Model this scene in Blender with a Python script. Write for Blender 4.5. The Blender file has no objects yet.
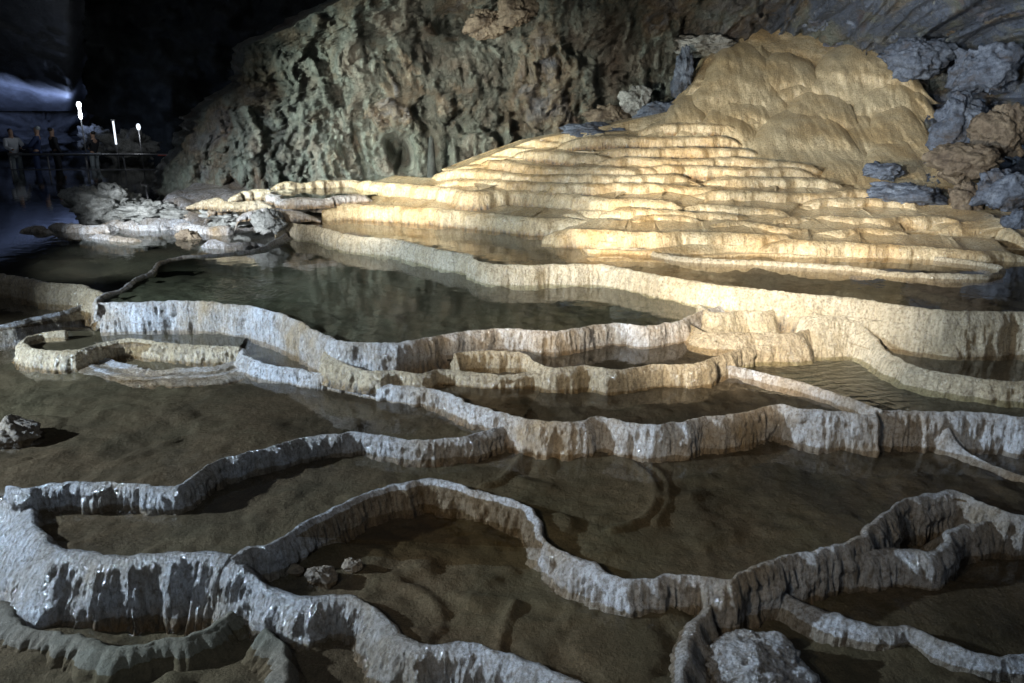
import bpy, math, random
import numpy as np
from mathutils import Vector, noise
random.seed(7)
N = noise.noise
SC = bpy.context.scene
COL = SC.collection

# ------------------------------------------------------------------ camera
F = 804.0; CH = 3.2; TH = math.atan((341.5-100)/F)
cd = bpy.data.cameras.new('camera'); cam = bpy.data.objects.new('camera', cd); COL.objects.link(cam)
cam.location = (0, 0, CH); cam.rotation_euler = (math.pi/2-TH, 0, 0)
cd.sensor_width = 36; cd.lens = F*36/1024; cd.clip_end = 300; cd.clip_start = 0.05
SC.camera = cam
CT, ST = math.cos(TH), math.sin(TH)

def ray(px, py):
    x = (px-512)/F; y = -(py-341.5)/F
    return x, CT+y*ST, -ST+y*CT
def U(px, py, z):
    dx, dy, dz = ray(px, py); t = (z-CH)/dz
    return (dx*t, dy*t, z)
def UD(px, py, D):
    dx, dy, dz = ray(px, py); t = D/dy
    return (dx*t, D, CH+dz*t)
def P(p):
    x, y, z = p; z = z-CH
    d = y*CT-z*ST; u = y*ST+z*CT
    return 512+F*x/d, 341.5-F*u/d

def sm(a, b, x):
    t = min(1, max(0, (x-a)/(b-a))); return t*t*(3-2*t)
def lerp(a, b, t): return a+(b-a)*t
def fbm(x, y, z, o=4):
    return noise.fractal(Vector((x, y, z)), 0.9, 2.1, o)
def facet(x, y, z):
    p = noise.voronoi(Vector((x, y, z)))[1][0]
    h = noise.cell_vector(p*7.31+Vector((.5, .5, .5)))
    return (h.x-.5)+(x-p.x)*(h.y-.5)*1.6+(z-p.z)*(h.z-.5)*1.6
def vor(x, y, z):
    d = noise.voronoi(Vector((x, y, z)))[0]; return d[1]-d[0]

# ------------------------------------------------------------------ object helpers
def tag(o, label=None, cat=None, group=None, kind=None):
    if label: o['label'] = label
    if cat: o['category'] = cat
    if group: o['group'] = group
    if kind: o['kind'] = kind
    return o
def mesh_obj(name, vs, fs, m, parent=None, smooth=True, attr=None):
    me = bpy.data.meshes.new(name)
    me.from_pydata(vs, [], fs)
    if attr is not None:
        a = me.attributes.new('fh', 'FLOAT', 'POINT'); a.data.foreach_set('value', attr)
    me.materials.append(m)
    if smooth: me.polygons.foreach_set('use_smooth', [True]*len(me.polygons))
    me.update()
    o = bpy.data.objects.new(name, me); COL.objects.link(o)
    if parent: o.parent = parent
    return o
def empty(name, loc, rz=0):
    o = bpy.data.objects.new(name, None); COL.objects.link(o); o.location = loc; o.rotation_euler = (0, 0, rz)
    o.empty_display_size = .1
    return o
def gridf(nr, nc, flip=False):
    fs = []
    for i in range(nr-1):
        for j in range(nc-1):
            a = i*nc+j
            f = (a, a+1, a+nc+1, a+nc)
            fs.append(f[::-1] if flip else f)
    return fs

# ------------------------------------------------------------------ materials
class NT:
    def __init__(s, name):
        s.m = bpy.data.materials.new(name); s.m.use_nodes = True; s.t = s.m.node_tree
        s.t.nodes.clear(); s.out = s.n('ShaderNodeOutputMaterial')
        s.tc = s.n('ShaderNodeNewGeometry')
        s.pos = s.tc.outputs['Position']
    def n(s, k, **kw):
        nd = s.t.nodes.new(k)
        for a, v in kw.items(): setattr(nd, a, v)
        return nd
    def l(s, a, b): s.t.links.new(a, b)
    def sc(s, v, sx, sy, sz):
        m = s.n('ShaderNodeVectorMath', operation='MULTIPLY'); s.l(v, m.inputs[0]); m.inputs[1].default_value = (sx, sy, sz)
        return m.outputs[0]
    def noise(s, vec, scale, detail=6, rough=.6, dist=0):
        nd = s.n('ShaderNodeTexNoise'); s.l(vec, nd.inputs['Vector'])
        nd.inputs['Scale'].default_value = scale; nd.inputs['Detail'].default_value = detail
        nd.inputs['Roughness'].default_value = rough; nd.inputs['Distortion'].default_value = dist
        return nd.outputs['Fac']
    def vor(s, vec, scale, feature='F1'):
        nd = s.n('ShaderNodeTexVoronoi', feature=feature); s.l(vec, nd.inputs['Vector']); nd.inputs['Scale'].default_value = scale
        return nd.outputs['Distance']
    def ramp(s, fac, stops):
        r = s.n('ShaderNodeValToRGB'); s.l(fac, r.inputs[0]); e = r.color_ramp.elements
        while len(e) < len(stops): e.new(.5)
        for i, (p, c) in enumerate(stops):
            e[i].position = p; e[i].color = (*c, 1) if not isinstance(c, (int, float)) else (c, c, c, 1)
        return r.outputs[0]
    def mix(s, fac, a, b, mode='MIX'):
        m = s.n('ShaderNodeMix', data_type='RGBA', blend_type=mode)
        if isinstance(fac, (int, float)): m.inputs[0].default_value = fac
        else: s.l(fac, m.inputs[0])
        for k, v in ((6, a), (7, b)):
            if isinstance(v, tuple): m.inputs[k].default_value = (*v, 1)
            else: s.l(v, m.inputs[k])
        return m.outputs[2]
    def math(s, op, a, b=None, c=None):
        m = s.n('ShaderNodeMath', operation=op)
        for k, v in ((0, a), (1, b), (2, c)):
            if v is None: continue
            if isinstance(v, (int, float)): m.inputs[k].default_value = v
            else: s.l(v, m.inputs[k])
        return m.outputs[0]
    def bump(s, h, st, dist, prev=None):
        b = s.n('ShaderNodeBump'); s.l(h, b.inputs['Height']); b.inputs['Strength'].default_value = st
        b.inputs['Distance'].default_value = dist
        if prev is not None: s.l(prev, b.inputs['Normal'])
        return b.outputs[0]
    def bsdf(s, col, rough, nrm=None, spec=.5, coat=0):
        b = s.n('ShaderNodeBsdfPrincipled')
        if isinstance(col, tuple): b.inputs['Base Color'].default_value = (*col, 1)
        else: s.l(col, b.inputs['Base Color'])
        if isinstance(rough, (int, float)): b.inputs['Roughness'].default_value = rough
        else: s.l(rough, b.inputs['Roughness'])
        b.inputs['Specular IOR Level'].default_value = spec
        b.inputs['Coat Weight'].default_value = coat; b.inputs['Coat Roughness'].default_value = .1
        if nrm is not None: s.l(nrm, b.inputs['Normal'])
        if nrm is not None and coat: s.l(nrm, b.inputs['Coat Normal'])
        s.l(b.outputs[0], s.out.inputs[0]); return b

def calcite(name, light, mid, foot, wet=.5, streak=1., rlo=.22, rhi=.6, bumpk=1., footlo=.15, footw=.25, dark=(.05, .045, .04)):
    s = NT(name)
    v1 = s.sc(s.pos, 1, 1, .16)
    big = s.noise(s.pos, 1.3, 4, .6)
    st = s.noise(v1, 22, 5, .65)
    col = s.mix(s.ramp(big, [(.35, 0), (.62, 1)]), mid, light)
    col = s.mix(s.ramp(st, [(.30, .75*streak), (.55, 0)]), col, tuple(c*.45 for c in mid))
    spk = s.noise(s.pos, 38, 4, .7)
    col = s.mix(s.ramp(spk, [(.36, .6), (.52, 0)]), col, tuple(c*.5 for c in foot))
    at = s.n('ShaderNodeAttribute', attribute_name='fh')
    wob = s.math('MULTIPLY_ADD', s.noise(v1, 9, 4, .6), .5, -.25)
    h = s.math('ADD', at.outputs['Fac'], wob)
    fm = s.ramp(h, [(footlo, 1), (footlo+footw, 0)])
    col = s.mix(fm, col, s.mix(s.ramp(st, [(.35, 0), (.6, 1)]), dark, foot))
    rgh = s.ramp(s.noise(s.pos, 7, 3, .6), [(.35, rlo), (.65, rhi)])
    b = s.bump(st, .6*bumpk, .03)
    b = s.bump(s.noise(s.pos, 55, 5, .8), .8*bumpk, .02, b)
    b = s.bump(s.vor(s.sc(s.pos, 1, 1, .5), 38), .4*bumpk, .015, b)
    s.bsdf(col, rgh, b, .5, wet)
    return s.m

M = {}
M['pale'] = calcite('pale_calcite', (.60, .61, .64), (.42, .31, .19), (.34, .23, .13), 1., 1., .16, .5, 1.5, .22, .28)
M['near'] = calcite('grey_calcite', (.46, .48, .52), (.28, .23, .17), (.24, .16, .09), .9, 1.2, .18, .5, 1.7, .30, .30)
M['tan'] = calcite('tan_calcite', (.58, .47, .32), (.42, .32, .19), (.30, .20, .10), 1., .9, .15, .45, 1.4)
M['cream'] = calcite('cream_calcite', (.66, .57, .42), (.52, .42, .27), (.34, .24, .13), 1., .8, .14, .45, 1.4)
M['ochre'] = calcite('ochre_flowstone', (.64, .53, .34), (.50, .34, .16), (.34, .20, .08), 1., .8, .13, .45, 1.)
M['dome'] = calcite('dome_flowstone', (.68, .56, .35), (.54, .39, .20), (.34, .21, .10), .9, .6, .28, .6, 1.)

def bed_mat():
    s = NT('pool_silt')
    a = s.noise(s.pos, 1.6, 7, .65, .6)
    col = s.ramp(a, [(.28, (.035, .032, .025)), (.45, (.085, .073, .055)), (.58, (.125, .10, .073)), (.75, (.125, .115, .085))])
    col = s.mix(s.ramp(s.noise(s.pos, 80, 4, .8), [(.38, .7), (.5, 0)]), col, (.03, .025, .02))
    col = s.mix(s.ramp(s.noise(s.pos, 60, 3, .8), [(.58, 0), (.68, .5)]), col, (.24, .21, .16))
    col = s.mix(s.ramp(s.noise(s.pos, 28, 6, .75), [(.35, .65), (.6, 0)]), col, (.055, .045, .03))
    gm = s.noise(s.sc(s.pos, .3, .3, .3), 1.0, 3)
    col = s.mix(s.ramp(gm, [(.45, 0), (.6, .35)]), col, (.11, .12, .085))
    b = s.bump(s.noise(s.pos, 45, 6, .75), .6, .02)
    b = s.bump(s.noise(s.pos, 9, 4, .6), .5, .04, b)
    s.bsdf(col, .8, b, .2)
    return s.m
M['bed'] = bed_mat()

def water_mat(name, tint, rings=(), chop=.25):
    s = NT(name)
    h = s.math('MULTIPLY', s.noise(s.sc(s.pos, 1, 1.0, 1), 5, 3, .5), chop)
    for (cx, cy, rad, k, amp) in rings:
        sub = s.n('ShaderNodeVectorMath', operation='DISTANCE'); s.l(s.sc(s.pos, 1, 1, 0), sub.inputs[0]); sub.inputs[1].default_value = (cx, cy, 0)
        d = sub.outputs['Value']
        dn = s.math('ADD', d, s.math('MULTIPLY', s.noise(s.pos, 1.6, 4, .6), .9))
        w = s.math('SINE', s.math('MULTIPLY', dn, k))
        env = s.n('ShaderNodeMapRange', interpolation_type='SMOOTHSTEP'); s.l(d, env.inputs[0])
        env.inputs[1].default_value = rad*.25; env.inputs[2].default_value = rad; env.inputs[3].default_value = 1; env.inputs[4].default_value = 0
        h = s.math('ADD', h, s.math('MULTIPLY', s.math('MULTIPLY', w, env.outputs[0]), amp))
    b = s.bump(h, .35, .03)
    lw = s.n('ShaderNodeLayerWeight'); lw.inputs[0].default_value = .5; s.l(b, lw.inputs['Normal'])
    fz = s.math('MULTIPLY_ADD', s.math('POWER', lw.outputs['Facing'], 5), .98, .02)
    tr = s.n('ShaderNodeBsdfTransparent'); tr.inputs[0].default_value = (*tint, 1)
    gl = s.n('ShaderNodeBsdfGlossy'); gl.inputs['Roughness'].default_value = .015; s.l(b, gl.inputs['Normal'])
    mx = s.n('ShaderNodeMixShader'); s.l(fz, mx.inputs[0]); s.l(tr.outputs[0], mx.inputs[1]); s.l(gl.outputs[0], mx.inputs[2])
    s.l(mx.outputs[0], s.out.inputs[0])
    return s.m

def wall_mat():
    s = NT('cave_wall_rock')
    v = s.sc(s.pos, 1, 1, .35)
    a = s.noise(s.pos, .55, 6, .6, .3)
    col = s.ramp(a, [(.30, (.20, .15, .11)), (.43, (.28, .25, .20)), (.52, (.25, .27, .23)), (.60, (.28, .22, .15)), (.72, (.20, .22, .26))])
    # green mineral film low on the left wall
    sx = s.n('ShaderNodeSeparateXYZ'); s.l(s.pos, sx.inputs[0])
    gx = s.math('MULTIPLY', s.ramp(s.math('MULTIPLY_ADD', sx.outputs[0], -.1, .45), [(.35, 0), (.55, .8)]), s.ramp(s.math('MULTIPLY', sx.outputs[2], .2), [(.38, 1), (.60, .05)]))
    g = s.math('MULTIPLY', gx, s.ramp(s.noise(v, 2.6, 6, .7), [(.46, 0), (.66, 1)]))
    col = s.mix(g, col, (.36, .43, .35))
    # blue-grey limestone to the right and above the mound
    bx = s.math('MULTIPLY', s.ramp(s.math('MULTIPLY_ADD', sx.outputs[0], .1, 0), [(.32, 0), (.55, 1)]), s.ramp(s.noise(s.pos, .9, 5, .65, .4), [(.40, 0), (.5, 1)]))
    col = s.mix(bx, col, (.17, .20, .26))
    # rust
    col = s.mix(s.ramp(s.noise(s.pos, 1.1, 5, .6, .5), [(.6, 0), (.7, .4)]), col, (.26, .13, .07))
    col = s.mix(s.ramp(s.noise(v, 9, 6, .75), [(.33, .7), (.5, 0)]), col, (.03, .03, .03))
    col = s.mix(s.ramp(s.noise(v, 14, 5, .75), [(.56, 0), (.68, .6)]), col, (.60, .60, .52))
    b = s.bump(s.noise(v, 7, 8, .8), 1, .22)
    dv = s.n('ShaderNodeVectorMath', operation='ADD'); s.l(s.pos, dv.inputs[0]); nn = s.n('ShaderNodeTexNoise'); nn.inputs['Scale'].default_value = 1.5; s.l(s.pos, nn.inputs['Vector']); s.l(nn.outputs['Color'], dv.inputs[1])
    ck = s.ramp(s.vor(dv.outputs[0], 1.7, 'DISTANCE_TO_EDGE'), [(.0, 0), (.05, 1)])
    b = s.bump(ck, .8, .12, b)
    b = s.bump(s.vor(dv.outputs[0], 5, 'DISTANCE_TO_EDGE'), .5, .06, b)
    b = s.bump(s.noise(s.pos, 20, 6, .8), 1., .09, b)
    s.bsdf(col, .6, b, .35, .08)
    return s.m
M['wall'] = wall_mat()

def stone(name, c1, c2, c3, rough=.6, coat=.05):
    s = NT(name)
    col = s.ramp(s.noise(s.pos, 3.2, 7, .7, .5), [(.32, c3), (.48, c1), (.65, c2)])
    col = s.mix(s.ramp(s.noise(s.pos, 24, 6, .7), [(.36, .7), (.52, 0)]), col, tuple(x*.3 for x in c1))
    b = s.bump(s.noise(s.pos, 14, 8, .75), .9, .05)
    b = s.bump(s.vor(s.pos, 9, 'DISTANCE_TO_EDGE'), .3, .03, b)
    s.bsdf(col, rough, b, .4, coat); return s.m
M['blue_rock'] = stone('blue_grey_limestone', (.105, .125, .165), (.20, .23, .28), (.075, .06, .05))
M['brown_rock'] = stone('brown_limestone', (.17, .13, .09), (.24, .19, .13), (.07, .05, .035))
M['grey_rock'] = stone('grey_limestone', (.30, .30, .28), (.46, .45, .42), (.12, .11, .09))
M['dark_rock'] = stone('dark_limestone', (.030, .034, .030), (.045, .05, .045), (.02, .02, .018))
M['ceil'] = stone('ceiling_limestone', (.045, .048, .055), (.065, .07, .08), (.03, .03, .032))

def plain(name, c, r=.6, metal=0):
    s = NT(name); n_ = s.noise(s.pos, 30, 3); 
    col = s.mix(s.ramp(n_, [(.3, .3), (.7, 0)]), c, tuple(x*.5 for x in c))
    b = s.bsdf(col, r); b.inputs['Metallic'].default_value = metal; return s.m
def glow(name, c, st):
    s = NT(name); e = s.n('ShaderNodeEmission'); e.inputs[0].default_value = (*c, 1); e.inputs[1].default_value = st
    s.l(e.outputs[0], s.out.inputs[0]); return s.m
M['steel'] = plain('grey_steel', (.25, .25, .26), .4, .6)
M['rail_red'] = plain('red_painted_rail', (.45, .09, .07), .45)
M['deck'] = plain('dark_concrete', (.05, .05, .05), .8)
M['skin'] = plain('skin', (.45, .28, .2), .5)
M['white_cloth'] = plain('white_cloth', (.7, .72, .76), .8)
M['blue_cloth'] = plain('blue_cloth', (.03, .05, .13), .8)
M['grey_cloth'] = plain('grey_cloth', (.30, .34, .36), .8)
M['black_cloth'] = plain('black_cloth', (.02, .02, .025), .8)
M['hair'] = plain('dark_hair', (.02, .015, .01), .6)
M['lamp'] = glow('lamp_glow', (.85, .93, 1.), 12)
M['tube'] = glow('tube_glow', (.8, .88, 1.), 1.6)

# ------------------------------------------------------------------ crest lines
def smooth_line(pts, ds):
    """Catmull-Rom through 3-D points, resampled every ds metres."""
    p = [np.array(q, float) for q in pts]
    p = [2*p[0]-p[1]]+p+[2*p[-1]-p[-2]]
    out = []
    for i in range(1, len(p)-2):
        a, b, c, d = p[i-1:i+3]
        for k in range(24):
            t = k/24
            out.append(.5*((2*b)+(-a+c)*t+(2*a-5*b+4*c-d)*t*t+(-a+3*b-3*c+d)*t**3))
    out.append(p[-2]); out = np.array(out)
    L = np.r_[0, np.cumsum(np.linalg.norm(np.diff(out[:, :2], axis=0), axis=1))]
    n = max(4, int(L[-1]/ds)); s = np.linspace(0, L[-1], n)
    return np.stack([np.interp(s, L, out[:, k]) for k in range(3)], 1), s
def normals(l, win=3):
    k = max(1, win)
    t = np.zeros((len(l), 2))
    for i in range(len(l)):
        a = l[max(0, i-k)]; b = l[min(len(l)-1, i+k)]
        t[i] = (b-a)[:2]
    t /= np.maximum(1e-6, np.linalg.norm(t, axis=1))[:, None]
    return np.stack([t[:, 1], -t[:, 0]], 1)

CREST = {}
def crest(key, pts, z=None, ds=.015, wob=.035, seed=0, hf=1.):
    q = []
    for p in pts:
        if len(p) == 3 and z is None: q.append(tuple(p))
        else: q.append(U(p[0], p[1], p[2] if len(p) == 3 else z))
    l, s = smooth_line(q, ds)
    nr = normals(l, 6)
    w = np.array([N(Vector((x*3.2, 3.7+seed, 0)))*wob+N(Vector((x*9, 8.1+seed, 0)))*wob*.75*hf+N(Vector((x*24, 2.1+seed, 0)))*wob*.22*hf for x in s])
    edge = np.minimum(1, np.minimum(s, s[-1]-s)/.2)
    l[:, :2] += nr*(w*edge)[:, None]
    l[:, 2] += np.array([N(Vector((x*6, seed, 5.)))*.007+N(Vector((x*25, seed, 5.)))*.004 for x in s])
    px = np.array([P(a)[0] for a in l])
    CREST[key] = (l, s, px)
    return l, s

def sweep(name, key, foot, m, w=.05, lean=.2, back=.13, backdrop=.2, flute=1., bulge=.03, pan=None, parent=None, seed=0, nf=22, round_=.5, capend=False):
    l, s, _ = CREST[key]
    nr = normals(l, 8)
    vs = []; at = []; nfr = nf
    if pan: prof = [(-pan, pan*.10), (-pan*.7, pan*.05), (-pan*.4, -.005), (-w*1.6, -.012), (-w, .0)]
    else: prof = [(-back-w, -backdrop), (-back*.5-w, -backdrop*.55), (-w*1.3, -.05), (-w*.95, -.012), (-w*.7, .006)]
    prof += [(-w*.3, .013), (0, .012), (w*.22, .004)]
    nt = len(prof)
    ncol = nt+nfr
    ft = foot if callable(foot) else (lambda i: foot)
    S = len(l)
    for i in range(S):
        c = l[i]; n = nr[i]; sx = s[i]+seed*13.7
        fz = ft(P(c)[0]); H = max(.05, c[2]-fz)
        wl = 1+(.9*N(Vector((sx*2.3, seed, 1.)))+.6*N(Vector((sx*8, seed, 1.))))*(.35 if pan else 1)
        lump = N(Vector((sx*5, seed, 2.)))
        slope = (lean(P(c)[0]) if callable(lean) else lean)*(1.1+1.1*N(Vector((sx*1.7, seed, 9.))))
        for j, (o, dz) in enumerate(prof):
            pn = N(Vector((c[0]*14, c[1]*14, o*20+seed)))*.008
            vs.append((c[0]+n[0]*o*wl, c[1]+n[1]*o*wl, c[2]+dz+(pn if j > 1 else 0))); at.append(1.)
        for k in range(nfr):
            t = (k+1)/nfr; t2 = t**1.25
            z = c[2]+.004-(H+.01)*t2
            rnd = w*.22+round_*w*(1-(1-min(1, t*3))**2)
            o = rnd*wl+slope*H*t2+1.5*bulge*lump*math.sin(math.pi*min(1, t*1.1))+.035*flute*max(0, N(Vector((sx*7, z*9, seed+21.))))*min(1, t*3)
            fl = N(Vector((sx*16, z*2.5, seed+3.)))*.6
            r1 = 1-abs(N(Vector((sx*24, z*3.5, seed+4.))))*2
            r2 = N(Vector((sx*70, z*9, seed+7.)))
            r3 = N(Vector((sx*30, z*26, seed+11.)))
            e = min(1, t*5)
            o += flute*e*(fl*.018+r1*.016+r2*.008+r3*.010)
            # ragged foot fringe: small horizontal drip ledges
            o += flute*.012*e*math.sin(z*55+N(Vector((sx*3, z*3, 1.)))*4)*max(0, .5-t)*1.2
            vs.append((c[0]+n[0]*o, c[1]+n[1]*o, z)); at.append(1-t2)
    fs = gridf(S, ncol, flip=True)
    b = len(vs)
    for e_, i in ((0, 0), (1, S-1)):
        row = list(range(i*ncol, (i+1)*ncol)); fs.append(tuple(row if e_ == 0 else row[::-1]))
    return mesh_obj(name, vs, fs, m, parent, attr=at)

# outer near dam, left part (holds P3) and right part (holds P4)
crest('A', [(-150, 452), (-60, 458), (0, 472), (14, 486), (25, 508), (35, 530), (53, 549), (89, 557), (124, 560), (177, 557), (205, 555), (229, 559)], .51, .012, .03, 1)
crest('A2', [(203, 557, .50), (222, 560, .495), (240, 567, .48), (252, 577, .43), (270, 590, .39), (300, 600, .37), (345, 597, .37), (372, 612, .37), (390, 635, .37), (410, 647, .37), (440, 647, .37), (480, 650, .37), (520, 662, .37), (560, 681, .37), (600, 700, .37), (640, 725, .37), (680, 745, .37)], .3, .012, .035, 2)
crest('B', [(6, 488), (27, 491), (58, 486), (106, 484), (164, 489), (180, 488), (204, 469), (226, 460), (266, 449), (311, 438), (340, 435), (355, 433), (390, 439), (422, 441), (461, 439), (489, 432), (513, 424), (528, 416)], .625, .013, .025, 3)
crest('C', [(232, 560), (248, 551), (275, 542), (311, 522), (340, 507), (364, 497), (394, 486), (431, 481), (461, 488), (491, 497), (524, 508), (539, 523), (543, 543), (572, 560), (609, 577), (643, 581), (672, 575), (700, 579), (731, 582), (770, 563), (788, 556), (820, 552), (859, 540), (877, 522), (902, 503), (916, 498), (955, 494), (980, 503), (1024, 517), (1100, 520), (1200, 500)], .51, .011, .028, 4)
crest('C2', [(845, 560), (862, 556), (891, 552), (930, 555), (948, 545), (952, 533), (973, 527), (1015, 520), (1060, 530)], .43, .012, .02, 5)
crest('Z1', [(-60, 600), (0, 612), (30, 628), (70, 642), (115, 650), (165, 643), (205, 632), (238, 612), (262, 585)], .25, .012, .05, 26)
crest('Z2', [(262, 632), (280, 650), (284, 675), (270, 700)], .25, .012, .04, 27)
crest('E', [(694, 583, .46), (712, 594, .40), (705, 612, .38), (690, 628, .37), (684, 650, .37), (680, 683, .37), (676, 730, .37)], .3, .012, .02, 6)
crest('F', [(776, 590), (786, 597), (802, 606), (831, 618), (873, 629), (909, 631), (944, 645), (991, 659), (1040, 657), (1120, 660)], .31, .012, .02, 7)
crest('T', [(940, 414, .70), (948, 430, .64), (956, 443, .56), (966, 453, .50), (984, 463, .48), (1024, 478, .47), (1090, 492, .47)], .5, .014, .015, 8)
# main dam across the middle
crest('M', [(242, 350, .76), (246, 357, .74), (266, 366, .73), (300, 371, .73), (345, 378, .73), (380, 384, .73), (411, 388, .73), (440, 392, .73), (460, 401, .73), (485, 409, .73), (517, 418, .73), (531, 421, .73), (566, 424, .73), (598, 418, .73), (622, 423, .73), (654, 426, .73), (695, 420, .73), (731, 416, .73), (777, 406, .74), (802, 410, .75), (838, 413, .76), (873, 416, .76), (882, 413, .76), (930, 413, .76), (980, 414, .76), (1024, 418, .76), (1110, 422, .76)], .73, .013, .03, 9)
crest('K', [(718, 364, .80), (740, 369, .77), (767, 375, .77), (802, 384, .77), (845, 398, .77), (882, 412, .77)], .77, .015, .012, 10)
crest('H', [(455, 355, .94), (465, 353, .94), (500, 352, .94), (522, 354, .92), (534, 362, .89), (552, 369, .885), (587, 367), (619, 371), (654, 366), (699, 365), (713, 359), (745, 349), (775, 345), (806, 338)], .885, .014, .025, 11)
crest('H2', [(325, 352, .92), (346, 366, .86), (370, 372, .84), (395, 372, .83), (420, 375, .82), (443, 371, .81), (475, 374, .81), (510, 376, .81), (531, 373, .82), (548, 372, .84)], .82, .014, .02, 12)
crest('G', [(98, 304), (133, 303), (199, 302), (239, 306), (262, 310), (285, 316), (303, 325), (320, 334), (341, 342), (383, 344), (411, 342), (461, 333), (506, 330), (545, 332), (573, 330), (612, 325), (647, 327), (680, 322), (695, 315), (724, 306), (745, 304)], 1.05, .015, .03, 13)
crest('GL', [(290, 231, 1.12), (259, 248, 1.07), (216, 255, 1.05), (189, 256, 1.05), (163, 261, 1.05), (150, 272, 1.05), (133, 279, 1.05), (123, 288, 1.05), (100, 296, 1.05), (97, 305, 1.05)], 1.05, .02, .04, 14)
crest('LL', [(-120, 345), (0, 326), (33, 319), (66, 311), (95, 303)], .82, .02, .04, 15)
crest('LM', [(-120, 262), (0, 275), (43, 283), (75, 285), (90, 289), (104, 297)], 1.03, .02, .04, 16)
crest('J', [(66, 331, .80), (40, 334, .79), (24, 341, .78), (28, 348, .77), (50, 352, .76), (78, 351, .76), (100, 344, .76), (133, 340, .76), (165, 344, .76), (200, 346, .75), (240, 348, .75)], .82, .014, .03, 17)
crest('J2', [(60, 358), (85, 366), (105, 373), (133, 379), (180, 378), (225, 375), (256, 366)], .60, .014, .03, 24)
# right cascade
crest('N', [(800, 318, 1.06), (822, 319, 1.09), (848, 320, 1.08), (864, 328, 1.02), (873, 338, .96), (881, 349, .91), (897, 359, .89), (923, 370, .88), (962, 377, .88), (998, 382, .88), (1024, 383, .88), (1100, 392, .88)], .88, .014, .02, 18)
crest('N2', [(808, 312), (822, 316), (850, 318), (887, 323), (925, 327), (952, 330), (985, 326)], 1.09, .014, .02, 19)
crest('N3', [(698, 305), (712, 314), (742, 312), (770, 312), (792, 301)], 1.06, .014, .02, 20)
crest('N4', [(690, 326), (712, 334), (760, 334), (800, 333), (824, 320)], .98, .014, .02, 21)
crest('Q', [(278, 221), (300, 225), (317, 227), (350, 236), (396, 240), (416, 245), (443, 251), (470, 256), (478, 262), (513, 266), (566, 265), (606, 266), (640, 273), (674, 279), (720, 286), (766, 291), (827, 297), (873, 302), (937, 311), (980, 313), (1024, 313), (1120, 318)], 1.26, .017, .035, 22)
crest('S', [(600, 246), (641, 250), (683, 258), (766, 262), (848, 267), (898, 273), (956, 275), (989, 275), (1003, 269), (985, 263), (935, 257)], 1.285, .018, .02, 23)

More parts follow.
